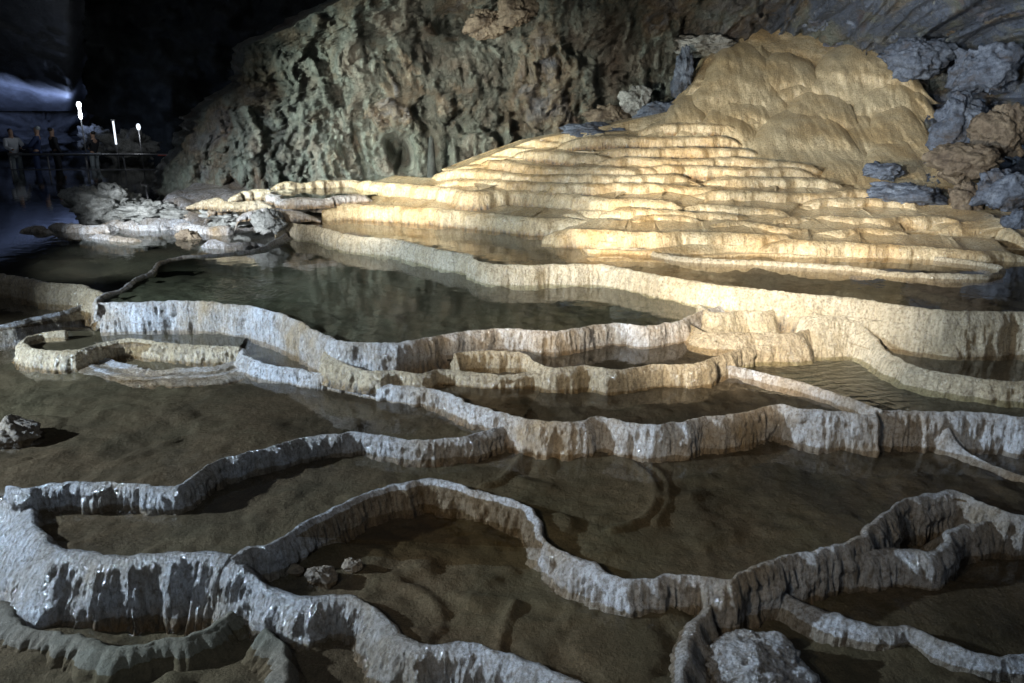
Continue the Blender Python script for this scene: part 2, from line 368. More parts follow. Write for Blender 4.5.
dams = [
 ('A', -.02, 'near', dict(w=.055, lean=lambda q: lerp(.8, .35, sm(15, 120, q)), bulge=.05, flute=1.4), 'thick pale rimstone dam curving round the bottom left corner with a tall fluted face'),
 ('A2', -.02, 'near', dict(w=.05, lean=.4, bulge=.05, flute=1.4), 'dull lumpy tan rimstone dam along the bottom edge, below the pool with two round stones'),
 ('Z1', .02, 'bed', dict(w=.05, lean=.7, flute=1.5), 'low dark brown mud coloured rim in the bottom left corner pool'),
 ('Z2', .02, 'bed', dict(w=.05, lean=.6, flute=1.5), 'short dark brown rim at the bottom edge, left of the lumpy bottom dam'),
 ('B', .30, 'near', dict(w=.032, lean=.1, flute=1.4), 'blue grey fluted rimstone dam snaking from the left foreground to the brighter middle dam'),
 ('C', .0, 'near', dict(w=.038, lean=.1, flute=1.4), 'long blue white rimstone dam crossing the foreground in an S bend to the right edge'),
 ('C2', .05, 'near', dict(w=.05, lean=.15, flute=1.2), 'short scooped rimstone ledge tucked in front of the long foreground dam at the far right'),
 ('E', .0, 'near', dict(w=.045, lean=.25, flute=1.), 'short dull tan rimstone rib running down to the bottom edge from the winding foreground dam'),
 ('F', .0, 'near', dict(w=.05, lean=.3, flute=.8), 'low smooth brown rimstone rib slanting across the dark pool at the bottom right'),
 ('T', .25, 'pale', dict(w=.035, lean=.15, flute=.8), 'narrow pale rimstone rib branching from the foot of the middle dam at the right edge'),
 ('M', None, 'pale', dict(w=.032, lean=.12, flute=1.3), 'tall fluted cream and blue white rimstone dam winding across the middle of the terraces'),
 ('K', .55, 'pale', dict(w=.03, lean=.1, flute=.5), 'thin straight blue grey rib slanting between two pools to the middle dam'),
 ('H', .60, 'tan', dict(w=.028, lean=.12, flute=1.), 'low tan rimstone dam with a bright narrow crest just below the large green pool'),
 ('H2', .66, 'tan', dict(w=.035, lean=.2, flute=1.), 'small tan rimstone ledge between the middle dam and the green pool rim at left'),
 ('G', None, 'pale', dict(w=.03, lean=.10, flute=1.), 'rimstone dam holding the large green pool, tall and bluish at its left end'),
 ('GL', .85, 'pale', dict(w=.035, lean=.3, flute=.6, back=.12, backdrop=.15), 'very thin pale rim closing the left side of the large green pool'),
 ('LL', .40, 'near', dict(w=.04, lean=.3, flute=1.), 'dark low rimstone dam at the left edge ending at the tall bluish face'),
 ('LM', .65, 'tan', dict(w=.04, lean=.25, flute=1.), 'dull brown rimstone dam at the left edge bordering the black lake'),
 ('J', .56, 'tan', dict(w=.04, lean=.25, flute=1.2), 'curled shell shaped ledge with a brown fringe below the tall bluish face'),
 ('J2', .55, 'pale', dict(w=.1, lean=1.5, pan=.25, flute=.5), 'flat pale flowstone apron lying in shallow water below the tall bluish face'),
 ('N', .55, 'cream', dict(w=.04, lean=.3, flute=.9), 'bright cream rimstone dam curving to the right edge just above the rippled pool'),
 ('N2', .60, 'cream', dict(w=.04, lean=.3, flute=.8), 'rounded cream ledge between the tall white dam and the curving cream dam at right'),
 ('N3', .60, 'cream', dict(w=.04, lean=.35, flute=.8), 'small bulging cream ledge at the brightest spot where the green pool rim ends'),
 ('N4', .58, 'tan', dict(w=.04, lean=.5, flute=.7), 'dull sloping tan ledge below the small bulging cream one'),
 ('Q', None, 'cream', dict(w=.04, lean=.16, flute=.8), 'long cream rimstone dam behind the large green pool, whitest at the right edge'),
 ('S', 1.08, 'cream', dict(w=.035, lean=.15, flute=.5, back=.1), 'thin cream rim lying like a hook in the pool right below the golden mound'),
]
def footM(px): return lerp(.50, .24, sm(500, 540, px))
def footG(px): return lerp(.45, .72, sm(330, 420, px))
def footQ(px): return lerp(.90, .72, sm(760, 880, px))
FT = {'M': footM, 'G': footG, 'Q': footQ}
for i, (k, ft, mk, kw, lab) in enumerate(dams):
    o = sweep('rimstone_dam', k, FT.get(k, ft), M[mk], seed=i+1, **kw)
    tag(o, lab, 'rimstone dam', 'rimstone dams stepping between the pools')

# ------------------------------------------------------------------ pools: water sheets and silt beds
def cp(key, a=-1e9, b=1e9, rev=False, step=3):
    l, s, px = CREST[key]
    q = [tuple(p[:2]) for p, x in zip(l, px) if a <= x <= b][::step]
    return q[::-1] if rev else q
def up(z, *pts): return [U(x, y, z)[:2] for x, y in pts]

def inside(poly, X, Y):
    c = np.zeros(X.shape, bool); n = len(poly); j = n-1
    for i in range(n):
        xi, yi = poly[i]; xj, yj = poly[j]
        if yi != yj:
            hit = ((yi > Y) != (yj > Y)) & (X < (xj-xi)*(Y-yi)/(yj-yi)+xi)
            c ^= hit
        j = i
    return c
def seg_dist(line, X, Y):
    d = np.full(X.shape, 1e9)
    for (x0, y0), (x1, y1) in zip(line[:-1], line[1:]):
        vx, vy = x1-x0, y1-y0; L = vx*vx+vy*vy+1e-12
        t = np.clip(((X-x0)*vx+(Y-y0)*vy)/L, 0, 1)
        d = np.minimum(d, np.hypot(X-x0-t*vx, Y-y0-t*vy))
    return d

def pool(poly, z, depth, cell, wm, rough=.03, humps=(), arcs=(), name_w='pool_water', name_b='pool_bed', seed=0, cap=None, water=True):
    if water:
        import bmesh
        bm = bmesh.new(); vv = [bm.verts.new((x, y, z)) for x, y in poly]
        f = bm.faces.new(vv); bmesh.ops.triangulate(bm, faces=[f]); bmesh.ops.recalc_face_normals(bm, faces=bm.faces[:])
        for f in bm.faces:
            if f.normal.z < 0: f.normal_flip()
        me = bpy.data.meshes.new(name_w); bm.to_mesh(me); bm.free(); me.materials.append(wm)
        o = bpy.data.objects.new(name_w, me); COL.objects.link(o); tag(o, kind='structure')
    a = np.array(poly); x0, y0 = a.min(0); x1, y1 = a.max(0)
    xs = np.arange(x0, x1+cell, cell); ys = np.arange(y0, y1+cell, cell)
    X, Y = np.meshgrid(xs, ys)
    ins = inside(poly, X, Y)
    # keep what the camera could plausibly see
    vis = np.abs(X) < .74*Y+.9
    ins &= vis
    Z = np.full(X.shape, z-depth)
    hu = np.zeros(X.shape)
    for (px, py, r, h, asp) in humps:
        cx, cy, _ = U(px, py, z)
        d = np.hypot((X-cx)/asp, Y-cy)/r
        hu += h*np.clip(1-d*d, 0, 1)**1.0
    for pts, hgt, wd in arcs:
        l, _ = smooth_line([U(px, py, z-depth*.7) for px, py in pts], .08)
        d = seg_dist([tuple(q[:2]) for q in l], X, Y)
        hu += hgt*np.exp(-(d/wd)**2)
    idx = -np.ones(X.shape, int); vs = []
    for i, j in zip(*np.nonzero(ins)):
        idx[i, j] = len(vs); x, y = X[i, j], Y[i, j]
        n1 = fbm(x*1.1+seed, y*1.1, seed, 4)*rough*1.4
        n2 = fbm(x*6, y*6, seed, 3)*rough*.35
        v = max(0, fbm(x*2.6+9, y*2.6, seed+5, 3)-.12)*rough*1.6
        zz = Z[i, j]+n1+n2+v+hu[i, j]
        zz = min(zz, cap if cap is not None else z-.014+n2*.3)
        vs.append((x, y, max(zz, z-depth-.06)))
    A = idx[:-1, :-1]; B = idx[:-1, 1:]; C = idx[1:, 1:]; D = idx[1:, :-1]
    ok = (A >= 0) & (B >= 0) & (C >= 0) & (D >= 0)
    fs = list(zip(A[ok].tolist(), B[ok].tolist(), C[ok].tolist(), D[ok].tolist()))
    o = mesh_obj(name_b, vs, fs, M['bed']); tag(o, kind='structure')

rc = U(245, 285, 1.09); rc2 = U(780, 348, .74)
Wd = water_mat('clear_pool_water', (.83, .77, .68))
Wg = water_mat('green_pool_water', (.86, .88, .78), [(rc[0], rc[1], 1.0, 75, .12)])
Wr = water_mat('rippled_pool_water', (.78, .78, .68), [(rc2[0], rc2[1], 2.2, 48, .22)])
Wl = water_mat('dark_lake_water', (.5, .52, .5), (), .2)

# P0 lowest pool, bottom left
pool([(-6, 2.0), (1.2, 2.0)]+cp('E', rev=True)+cp('C', 236, 690, True)[::-1][:0]+cp('C', 236, 690, True)+[(-2, 5.2), (-6, 5.6)], .20, .06, .025, Wd, .05,
     humps=[(30, 650, .3, .03, 2.)], seed=1)
# P5 bottom right
pool(cp('E')+[(1.0, 2.0), (5, 2.0), (5, 6.0)]+cp('C', 702, 1150, True), .26, .05, .025, Wd, .035,
     humps=[(985, 600, .28, .10, 1.7)], seed=2)
# P4 between bottom dam and winding dam
pool(cp('A2')+cp('E', rev=True)+cp('C', 236, 694, True), .35, .05, .022, Wd, .035,
     arcs=[([(515, 600), (505, 625), (498, 650)], .03, .03), ([(360, 575), (420, 590), (440, 610)], .03, .05)],
     humps=[(340, 555, .25, .08, 1.5), (620, 640, .3, .06, 1.)], seed=3)
# P3 the wide foreground pool
pool(cp('A')+cp('C')+[(7, 5.6), (7, 6.9), (-1, 7.2), (-6.5, 7.0)], .49, .05, .028, Wd, .03,
     arcs=[([(590, 455), (625, 460), (648, 475), (656, 495), (645, 515), (610, 530)], .035, .03),
           ([(600, 453), (637, 458), (662, 475), (668, 498), (655, 520)], .025, .025),
           ([(522, 455), (512, 470), (500, 480), (480, 486)], .04, .03)],
     humps=[(560, 520, .18, .06, .8), (420, 520, .25, .03, 2)], seed=4, cap=.48)
# P2 left pool above B
pool(cp('B')+cp('M', 246, 528, True)+[(-1.9, 8.5), (-8, 8.5), (-8, 5.9)]+up(.58, (-150, 470)), .608, .05, .03, Wd, .03,
     arcs=[([(160, 443), (190, 436), (222, 437), (240, 446)], .04, .025), ([(100, 375), (130, 383), (200, 381), (245, 373)], .02, .16)],
     humps=[(20, 425, .3, .20, 1.1), (330, 395, .6, .05, 2)], seed=5)
# ledge pools
pool(cp('J')+up(.77, (250, 330), (60, 325)), .745, .03, .03, Wd, .02, seed=6)
pool(cp('M', 242, 520)+cp('H2', 346, 548, True)+up(.7, (330, 345), (250, 338)), .715, .05, .025, Wd, .02, seed=6)
# P6, P8, P9, P11
pool(cp('M', 505, 882)+cp('K', 718, 882, True)+cp('H', 545, 718, True)+cp('H2', 443, 530, True)+up(.7, (440, 385)), .705, .045, .025, Wd, .03,
     humps=[(520, 395, .35, .04, 2.5)], seed=7, cap=.70)
pool(cp('H2', 443, 548)+cp('H', 452, 552, True), .80, .05, .03, Wd, .02, seed=8)
pool(cp('H')+up(.9, (815, 325), (740, 300))+cp('G', 440, 724, True), .865, .04, .03, Wd, .03, seed=9)
pool(cp('K')+cp('M', 884)+cp('N', 812, 1110, True)+cp('H', 720, 806, True), .742, .045, .028, Wr, .03, seed=10)
pool(cp('N', 880)+cp('Q', 820, 1120, True), 0.868, .05, .03, Wd, .03, seed=11)
# P7 large green pool
pool(cp('GL', step=2)+cp('G')+cp('Q', 300, 800, True), 1.035, .035, .035, Wg, .035,
     humps=[(345, 290, .55, .13, 1.4), (290, 318, .4, .12, 1.2), (200, 262, .5, .05, 2.)], seed=12, cap=1.022)
# P10 under the mound
pool(cp('Q')+[(9, 8.5), (9, 11.2), (2, 12.0)]+up(1.24, (430, 224), (300, 214)), 1.245, .07, .045, Wd, .05, seed=13, cap=1.23)
# left ponds and the lake
pool(cp('LL')+cp('LM', rev=True), .80, .06, .04, Wd, .03, seed=14)
pool(cp('LM', -120, 96)+cp('GL', rev=True, step=2)+[(-3.2, 13.5), (-2.5, 18), (-2, 36), (-30, 36), (-30, 12)], 1.0, .2, .09, Wl, .05, name_w='lake_water', name_b='lake_bed', seed=15)

# ------------------------------------------------------------------ golden mound
DY = [-60, 30, 60, 100, 130, 150, 165, 180, 200, 215, 235, 250, 262]
DD = [19.5, 17.4, 16.6, 15.8, 15.0, 14.4, 13.8, 13.2, 12.4, 11.8, 10.9, 10.3, 9.9]
def Dm(px, py): return float(np.interp(py, DY, DD))*(1+.00065*max(0, 600-px))
root = empty('flowstone_mound', UD(740, 240, 11.5))
tag(root, 'golden flowstone mound rising in many low terraces and rounded domes at the upper right', 'flowstone mound')
RL = Vector(root.location)
def rel(o):
    o.parent = root; o.matrix_parent_inverse.translation = -RL
    return o
def leftedge(py): return float(np.interp(py, [20, 40, 60, 80, 110, 125, 140, 155, 170, 178, 190, 205, 262], [760, 722, 700, 690, 668, 600, 520, 478, 440, 480, 545, 570, 575]))
def rightedge(py): return float(np.interp(py, [20, 60, 100, 150, 185, 215], [860, 895, 925, 945, 985, 1070]))
def base_surface():
    nr_, nc_ = 250, 420; vs = []; at = []
    for i in range(nr_):
        py = 22+(262-22)*i/(nr_-1)
        for j in range(nc_):
            u = j/(nc_-1)
            le = leftedge(py); px = lerp(le, rightedge(py), u)
            q = py+7*fbm(px*.006, py*.02, 3., 3)+2.0*N(Vector((px*.03, py*.05, 7.)))
            per = 9.
            k = math.floor(q/per); fr = q/per-k
            st = sm(.43, .56, fr)
            qq = (k+st)*per
            ter = sm(115, 150, py)
            D = Dm(px, lerp(py, qq-(q-py), ter))+.30
            x, y, z = UD(px, py, D)
            D += fbm(x*1.2, z*3, 1., 3)*.12*(1-ter*.5)-.35*(1-ter)*max(0, N(Vector((px*.018, py*.03, 2.))))
            D += .5*sm(.03, 0, u)+.7*sm(.96, 1, u)*(1-sm(200, 225, py))
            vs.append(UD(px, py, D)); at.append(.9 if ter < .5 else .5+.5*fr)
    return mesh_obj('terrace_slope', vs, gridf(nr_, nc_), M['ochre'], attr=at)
rel(base_surface())

tiers = [
 [(516, 149), (555, 152), (583, 155), (612, 153)],
 [(484, 157), (507, 162), (542, 167), (596, 168), (640, 169), (668, 166)],
 [(433, 171), (476, 170), (522, 175), (583, 175), (640, 176), (690, 173)],
 [(433, 181), (470, 180), (507, 181), (570, 184), (640, 184), (700, 188), (730, 184)],
 [(355, 180), (380, 183), (438, 187), (469, 192), (522, 191), (563, 194), (608, 199), (650, 200), (683, 203)],
 [(320, 206), (360, 205), (433, 209), (486, 214), (532, 218), (560, 219), (593, 222), (610, 220)],
 [(545, 231), (570, 229), (600, 231), (641, 233), (703, 233), (778, 236), (800, 243)],
 [(600, 147), (640, 149), (680, 148), (730, 149), (766, 151)],
 [(560, 140), (600, 137), (660, 138), (720, 137), (745, 140)],
 [(640, 126), (680, 124), (720, 125), (748, 128)],
 [(600, 157), (637, 158), (690, 160), (728, 158), (760, 160), (828, 167)],
 [(640, 165), (690, 166), (740, 169), (790, 168), (820, 172)],
 [(703, 179), (745, 178), (799, 179), (830, 181), (850, 186)],
 [(674, 206), (710, 206), (745, 208), (785, 212), (799, 217)],
 [(625, 220), (640, 217), (662, 216), (690, 218), (706, 223)],
 [(690, 192), (730, 191), (780, 193), (815, 194), (860, 190), (888, 193)],
 [(766, 223), (780, 219), (800, 218), (823, 222)],
 [(806, 201), (811, 199), (848, 199), (890, 200), (915, 202), (922, 208)],
 [(805, 217), (825, 216), (865, 219), (923, 217), (955, 221), (968, 230)],
 [(818, 236), (823, 232), (865, 229), (898, 232), (925, 235)],
 [(945, 227), (960, 223), (1001, 223), (1012, 232), (1040, 240)],
 [(600, 210), (640, 209), (672, 211), (705, 214), (760, 216)],
 [(700, 224), (735, 222), (765, 226), (790, 229), (815, 228)],
 [(765, 244), (800, 241), (845, 243), (900, 246), (960, 250), (1040, 256)],
]
for i, t in enumerate(tiers):
    q = [UD(px, py, Dm(px, py)-.16) for px, py in t]
    if i == 4: q = [U(px, py, 1.76) for px, py in t]
    if i == 5: q = [U(px, py, 1.49) for px, py in t]
    crest('m%d' % i, q, None, .022, .13, 30+i, .22)
    drop = .20 if t[0][1] < 200 else .26
    if i in (4, 5, 6): drop = .30
    l, s, px = CREST['m%d' % i]
    # ends sink into the slope
    e = np.minimum(1, np.minimum(s, s[-1]-s)/.45)
    l[:, 2] -= (1-e)**2*.10; l[:, 1] += (1-e)**2*.12
    zf = float(l[:, 2].mean())
    nf_ = 16
    Z0 = l[:, 2].copy()
    # foot follows the crest
    key = 'm%d' % i
    xs_, zs_ = px.copy(), Z0-drop
    od = np.argsort(xs_)
    f_ = (lambda X, a=xs_[od], b=zs_[od]: float(np.interp(X, a, b)))
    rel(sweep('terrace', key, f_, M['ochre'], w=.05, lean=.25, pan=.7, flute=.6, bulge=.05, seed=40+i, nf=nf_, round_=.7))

domes = [ # px0, px1, ytop, ybot, forward, tilt
 (690, 790, 44, 118, .25, 0), (735, 830, 52, 100, .45, 0), (768, 835, 72, 104, .55, .1), (712, 775, 86, 130, .45, -.1),
 (776, 862, 84, 135, .62, .12), (745, 860, 103, 162, .95, .25), (800, 925, 42, 100, .25, .2), (850, 935, 76, 118, .45, .2),
 (858, 935, 97, 158, .62, .1), (838, 886, 112, 165, .70, .1), (690, 760, 108, 146, .55, -.2), (855, 930, 132, 190, .70, 0),
 (700, 745, 66, 110, .35, -.3), (660, 715, 96, 138, .35, -.3), (885, 945, 120, 175, .55, 0), (640, 700, 118, 142, .45, 0),
 (820, 870, 150, 180, .65, 0), (920, 990, 150, 205, .45, 0),
 (770, 815, 60, 84, .45, .1), (815, 850, 96, 118, .5, -.1), (700, 730, 84, 104, .4, -.2), (735, 765, 128, 156, .5, 0), (800, 850, 132, 164, .8, .1), (870, 905, 150, 176, .6, 0), (900, 930, 140, 172, .5, 0), (840, 870, 86, 108, .5, .1), (660, 690, 110, 132, .4, -.2), (745, 775, 44, 66, .3, 0),
]
for i, (a, b, t, bt, fw, tl) in enumerate(domes):
    cx = (a+b)/2; hw = (b-a)/2*1.08; nu, nv = 74, 54; vs = []; at = []; hh = .12+.0032*(b-a)
    for v in range(nv):
        tt = -.12+1.12*v/(nv-1)
        for u in range(nu):
            uu = -1.04+2.08*u/(nu-1)
            bot = bt+4+4*N(Vector((uu*2, i, 0)))
            au = min(1, abs(uu))
            top = t+(bot-t)*(.90*au**2.3)+7*N(Vector((uu*1.6, i*3.1, 4.)))*(1-au*.6)+2.5*N(Vector((uu*5, i*3.1, 8.)))
            px = cx+uu*hw+tl*hw*tt*.8; py = lerp(top, bot, tt)
            k = max(0., 1-abs(uu)**3.2)
            q = min(1, max(0, tt)/.42)
            S = math.sqrt(max(0, 1-(1-q)**2))*(1-.55*sm(.4, 1., tt))
            if tt < 0: S = -.25*min(1, -tt/.1)
            D = Dm(px, py)+.26-hh*(k**.7)*S
            if k <= 0: D += .25
            x, y, z = UD(px, py, D)
            D += .07*N(Vector((x*2.3, z*2.3, i)))+.035*N(Vector((x*6, z*3.2, i+5.)))+.016*math.sin(z*17+4*N(Vector((x*1.5, z, i))))+.03*N(Vector((x*13, z*7, 2.)))+.012*(1-abs(N(Vector((x*5, z*1.6, i+9.))))*2)
            vs.append(UD(px, py, D)); at.append(.8)
    rel(mesh_obj('dome', vs, gridf(nv, nu, True), M['dome'], attr=at))

# ------------------------------------------------------------------ cave walls
def sil(py): return float(np.interp(py, [-140, -60, 0, 20, 45, 82, 88, 100, 125, 140, 165, 185, 200, 270], [430, 380, 342, 302, 248, 240, 236, 214, 196, 184, 170, 160, 158, 150]))
def wallD(px, py):
    b = float(np.interp(px, [150, 250, 400, 550, 700, 800, 900, 1024, 1250], [18.0, 16.9, 16.5, 17.3, 18.0, 18.5, 17.0, 14.5, 12.]))
    b -= float(np.interp(py, [-140, 0, 60, 110], [3.2, 1.4, .2, 0]))*sm(420, 620, px)
    r = Dm(px, py)+.35
    return lerp(b, min(b, r), sm(820, 940, px))+1.4*sm(198, 212, py)
def make_wall():
    ys = np.arange(-140, 272, 1.7); nc_ = 620; vs = []
    for py in ys:
        s0 = sil(py)+9*N(Vector((py*.05, 2., 0)))+6*N(Vector((py*.17, 2., 0)))+3*N(Vector((py*.4, 2., 0)))
        for j in range(nc_):
            u = j/(nc_-1)
            if j < 14:
                px = s0-.4*(14-j)*0; D = wallD(s0, py)+(14-j)**1.6*.12
                x, y, z = UD(px, py, D)
                o_ = 14-j; e_ = fbm(y*1.1, z*1.1, 4., 4)*.35*min(1, o_/4)
                vs.append((x-.01*o_-max(-.1, e_), y, z+e_*.3)); continue
            px = s0+(1230-s0)*(j-14)/(nc_-15)
            D = wallD(px, py)
            x, y, z = UD(px, py, D)
            k = sm(0, 40, px-s0)
            right = sm(780, 900, px)
            wx_ = x+.25*fbm(x*.9, z*.9, 3., 3); wz_ = z+.25*fbm(x*.9+7, z*.9, 5., 3)
            d = fbm(x*.42, y*.42, z*.42+4, 4)*.42
            rr = 1+.8*right
            d += rr*facet(wx_*.75, 3., wz_*.5+wx_*.2)*.42+rr*facet(wx_*1.9, 8., wz_*1.1+wx_*.4)*.30+facet(wx_*4.6, 5., wz_*2.4)*.24+facet(wx_*10, 5., wz_*6)*.13
            fl = sm(200, 260, px)*(1-sm(640, 720, px))*sm(20, 90, py)
            rd = 1-abs(N(Vector((x*4.2+z*1.2, z*.7, 5.))))*2
            rd2 = 1-abs(N(Vector((x*9+z*1.5, z*1.6, 6.))))*2
            d -= fl*(rd*.08+rd2*.07)
            d += N(Vector((x*15, z*9, 3.)))*.04
            # hollow in the wall
            h = math.exp(-(((px-398-(py-150)*.35)/11)**2)-(((py-150)/17)**2)); d += 1.6*h
            d += 1.6*math.exp(-((px-455)/22)**2-((py-22)/16)**2)
            D += d*(.35+.65*k)
            vs.append(UD(px, py, D))
    return mesh_obj('cave_wall', vs, gridf(len(ys), nc_, flip=False), M['wall'])
tag(make_wall(), kind='structure')

def far_sheet(name, x0, x1, y0, y1, nx, ny, Df, m, amp):
    vs = []
    for i in range(ny):
        py = lerp(y0, y1, i/(ny-1))
        for j in range(nx):
            px = lerp(x0, x1, j/(nx-1)); D = Df(px, py); x, y, z = UD(px, py, D)
            if name == 'cave_ceiling': px -= 5*N(Vector((py*.06, 1., 2.)))+3*N(Vector((py*.2, 1., 2.))); D += 2.5*sm(64, 84, px)**2
            D += fbm(x*.35, z*.35, 2., 5)*amp+fbm(x*1.5, z*1.5, 4., 4)*amp*.3
            vs.append(UD(px, py, D))
    o = mesh_obj(name, vs, gridf(ny, nx), m); tag(o, kind='structure'); return o
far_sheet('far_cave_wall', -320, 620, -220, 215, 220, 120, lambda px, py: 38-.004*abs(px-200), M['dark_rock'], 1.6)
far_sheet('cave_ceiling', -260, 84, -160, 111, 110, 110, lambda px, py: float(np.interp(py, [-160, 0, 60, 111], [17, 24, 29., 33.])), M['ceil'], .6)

# ------------------------------------------------------------------ loose rocks
def rock(px, py, wpx, hpx, D=None, z=None, m='brown_rock', label='', name='boulder', deep=.8, seed=0, cuts=7, rz=0, group=None, cat='boulder', lump=.16, fac=1., res=44):
    """boulder whose picture outline is about wpx x hpx around (px, py)"""
    c = UD(px, py, D) if D else U(px, py, z)
    k = Vector((c[0], c[1]*CT-(c[2]-CH)*ST, 0)).y/F
    a, b = wpx/2*k, hpx/2*k*1.02
    rnd = random.Random(seed*17+3)
    pl = []
    for _ in range(cuts+6):
        v = Vector((rnd.gauss(0, 1), rnd.gauss(0, 1), rnd.gauss(0, 1))).normalized(); pl.append((v, rnd.uniform(.58, .86)))
    vs = []; nu, nv = res*2, res
    for v in range(nv+1):
        ph = math.pi*v/nv-math.pi/2
        for u in range(nu):
            al = 2*math.pi*u/nu
            p = Vector((math.cos(ph)*math.cos(al), math.cos(ph)*math.sin(al), math.sin(ph)))
            r = 1.0
            for n_, d_ in pl:
                dt = p.dot(n_)
                if dt > 1e-3: r = min(r, d_/dt)
            r = r+lump*fbm(p.x*1.6+seed, p.y*1.6, p.z*1.6, 4)+.07*fbm(p.x*6+seed, p.y*6, p.z*6, 4)+fac*.22*facet(p.x*1.3+seed, p.y*1.3, p.z*1.3)+fac*.10*facet(p.x*3+seed, p.y*3, p.z*3)
            vs.append((p.x*r*a*1.12, p.y*r*max(a, b)*deep, p.z*r*b*1.12))
    fs = []
    for v in range(nv):
        for u in range(nu):
            fs.append((v*nu+u, v*nu+(u+1) % nu, (v+1)*nu+(u+1) % nu, (v+1)*nu+u))
    o = mesh_obj(name, vs, fs, M[m], attr=[.9]*len(vs)); o.location = c; o.rotation_euler = (0, 0, rz)
    tag(o, label, cat, group); return o

rocks = [
 (908, 195, 76, 26, 12.2, 'blue_rock', 'long flat blue grey boulder wedged at the right edge of the golden mound'),
 (884, 172, 42, 17, 13.0, 'blue_rock', 'small blue grey boulder just above the long flat one beside the mound'),
 (956, 122, 58, 60, 14.3, 'blue_rock', 'large angular blue grey slab leaning on the rock face right of the domes'),
 (1002, 190, 62, 42, 11.9, 'blue_rock', 'bright blue grey boulder at the right edge, level with the long flat one'),
 (1022, 222, 34, 30, 10.9, 'blue_rock', 'lowest of the blue grey boulders at the right edge'),
 (965, 205, 40, 40, 12.0, 'brown_rock', 'rusty brown boulder between the two bright blue grey ones at right'),
 (960, 165, 70, 34, 12.8, 'brown_rock', 'wide brown boulder below the large angular slab'),
 (838, 42, 34, 22, 17.2, 'blue_rock', 'small pale blue boulder at the very top of the mound'),
 (985, 70, 78, 56, 14.3, 'blue_rock', 'dark blue grey block high at the right edge'),
 (914, 56, 64, 40, 15.3, 'blue_rock', 'blue grey block touching the top right of the domes'),
 (1002, 130, 60, 56, 13.3, 'brown_rock', 'brown block at the right edge above the bright blue grey one'),
 (955, 22, 84, 40, 15.9, 'brown_rock', 'wide brown block near the top right corner'),
 (822, 16, 66, 26, 17.2, 'blue_rock', 'blue grey block at the top edge, left of the elongated one'),
 (878, 22, 60, 26, 16.2, 'blue_rock', 'elongated blue grey boulder near the top edge, above the mound'),
 (592, 130, 66, 15, 15.3, 'blue_rock', 'low blue grey boulder at the left shoulder of the mound below the rusty boulder'),
 (610, 118, 44, 28, 16.2, 'brown_rock', 'rusty brown boulder behind the left shoulder of the mound'),
 (637, 104, 34, 30, 16.3, 'grey_rock', 'pale grey boulder between rusty rock and golden slope'),
 (662, 112, 44, 24, 15.9, 'blue_rock', 'blue grey boulder right of the pale one, touching the golden slope'),
 (684, 76, 22, 46, 16.4, 'blue_rock', 'narrow upright blue grey boulder against the upper left edge of the golden slope'),
 (700, 45, 60, 22, 17.0, 'grey_rock', 'pale greenish slab lying over the upper left edge of the golden slope'),
 (484, 24, 46, 30, 16.3, 'brown_rock', 'round grey boulder lodged under the ceiling, left of a pair'),
 (516, 12, 44, 30, 16.2, 'brown_rock', 'round grey boulder lodged under the ceiling, right of a pair'),
]
for i, (px, py, w_, h_, D, mk, lab) in enumerate(rocks):
    rock(px, py, w_, h_, D=D+.2, m=mk, label=lab, seed=i+1, group='boulders around the mound', cuts=9, deep=.7)
# left shore: rubble heap, pale ledges
rock(106, 206, 74, 42, D=15.2, m='grey_rock', label='craggy grey rubble heap rising from the dark lake at left', name='rock_heap', cat='rock heap', seed=31, fac=.8, lump=.35, cuts=0, res=60)
rock(150, 212, 74, 24, D=15.0, m='grey_rock', label='low rough grey rock between the rubble heap and the pale shore ledges', seed=37, fac=.4, lump=.45, cuts=3, res=50)
rock(228, 216, 46, 24, D=14.2, m='grey_rock', label='rough whitish boulder on the left shore, beside the smooth blue grey one', seed=32, fac=.4, lump=.5, cuts=5, res=50)
rock(270, 222, 30, 24, D=13.0, m='grey_rock', label='smooth blue grey boulder at the left end of the long cream dam', seed=33, cuts=3)
rock(189, 236, 22, 14, z=1.05, m='brown_rock', label='small brown stone in the dark lake by the thin rim', seed=34)
rock(258, 174, 20, 20, D=17.6, m='grey_rock', label='small pale upright rock at the foot of the left cave wall', seed=35)
# foreground stones
rock(758, 668, 96, 52, z=.27, m='near', label='pale grey lump of rock at the bottom edge in front of the slanting rib', seed=41, cuts=-2, fac=.2, lump=.22, deep=.9, res=50)
rock(10, 436, 52, 30, z=.60, m='brown_rock', label='brown rock lump at the left edge in the left foreground pool', fac=.3, seed=42, cuts=0, lump=.3, res=40)
rock(320, 577, 30, 26, z=.36, m='brown_rock', label='larger round stone in the pool behind the bottom dam', name='stone', cat='stone', seed=43, cuts=0, fac=.2)
rock(296, 570, 14, 12, z=.36, m='brown_rock', label='smaller round stone left of the larger one', name='stone', cat='stone', seed=44, cuts=0, fac=.2)
rock(352, 566, 20, 14, z=.36, m='brown_rock', label='flat stone right of the larger round one in the same pool', name='stone', cat='stone', seed=45, cuts=0, fac=.2)

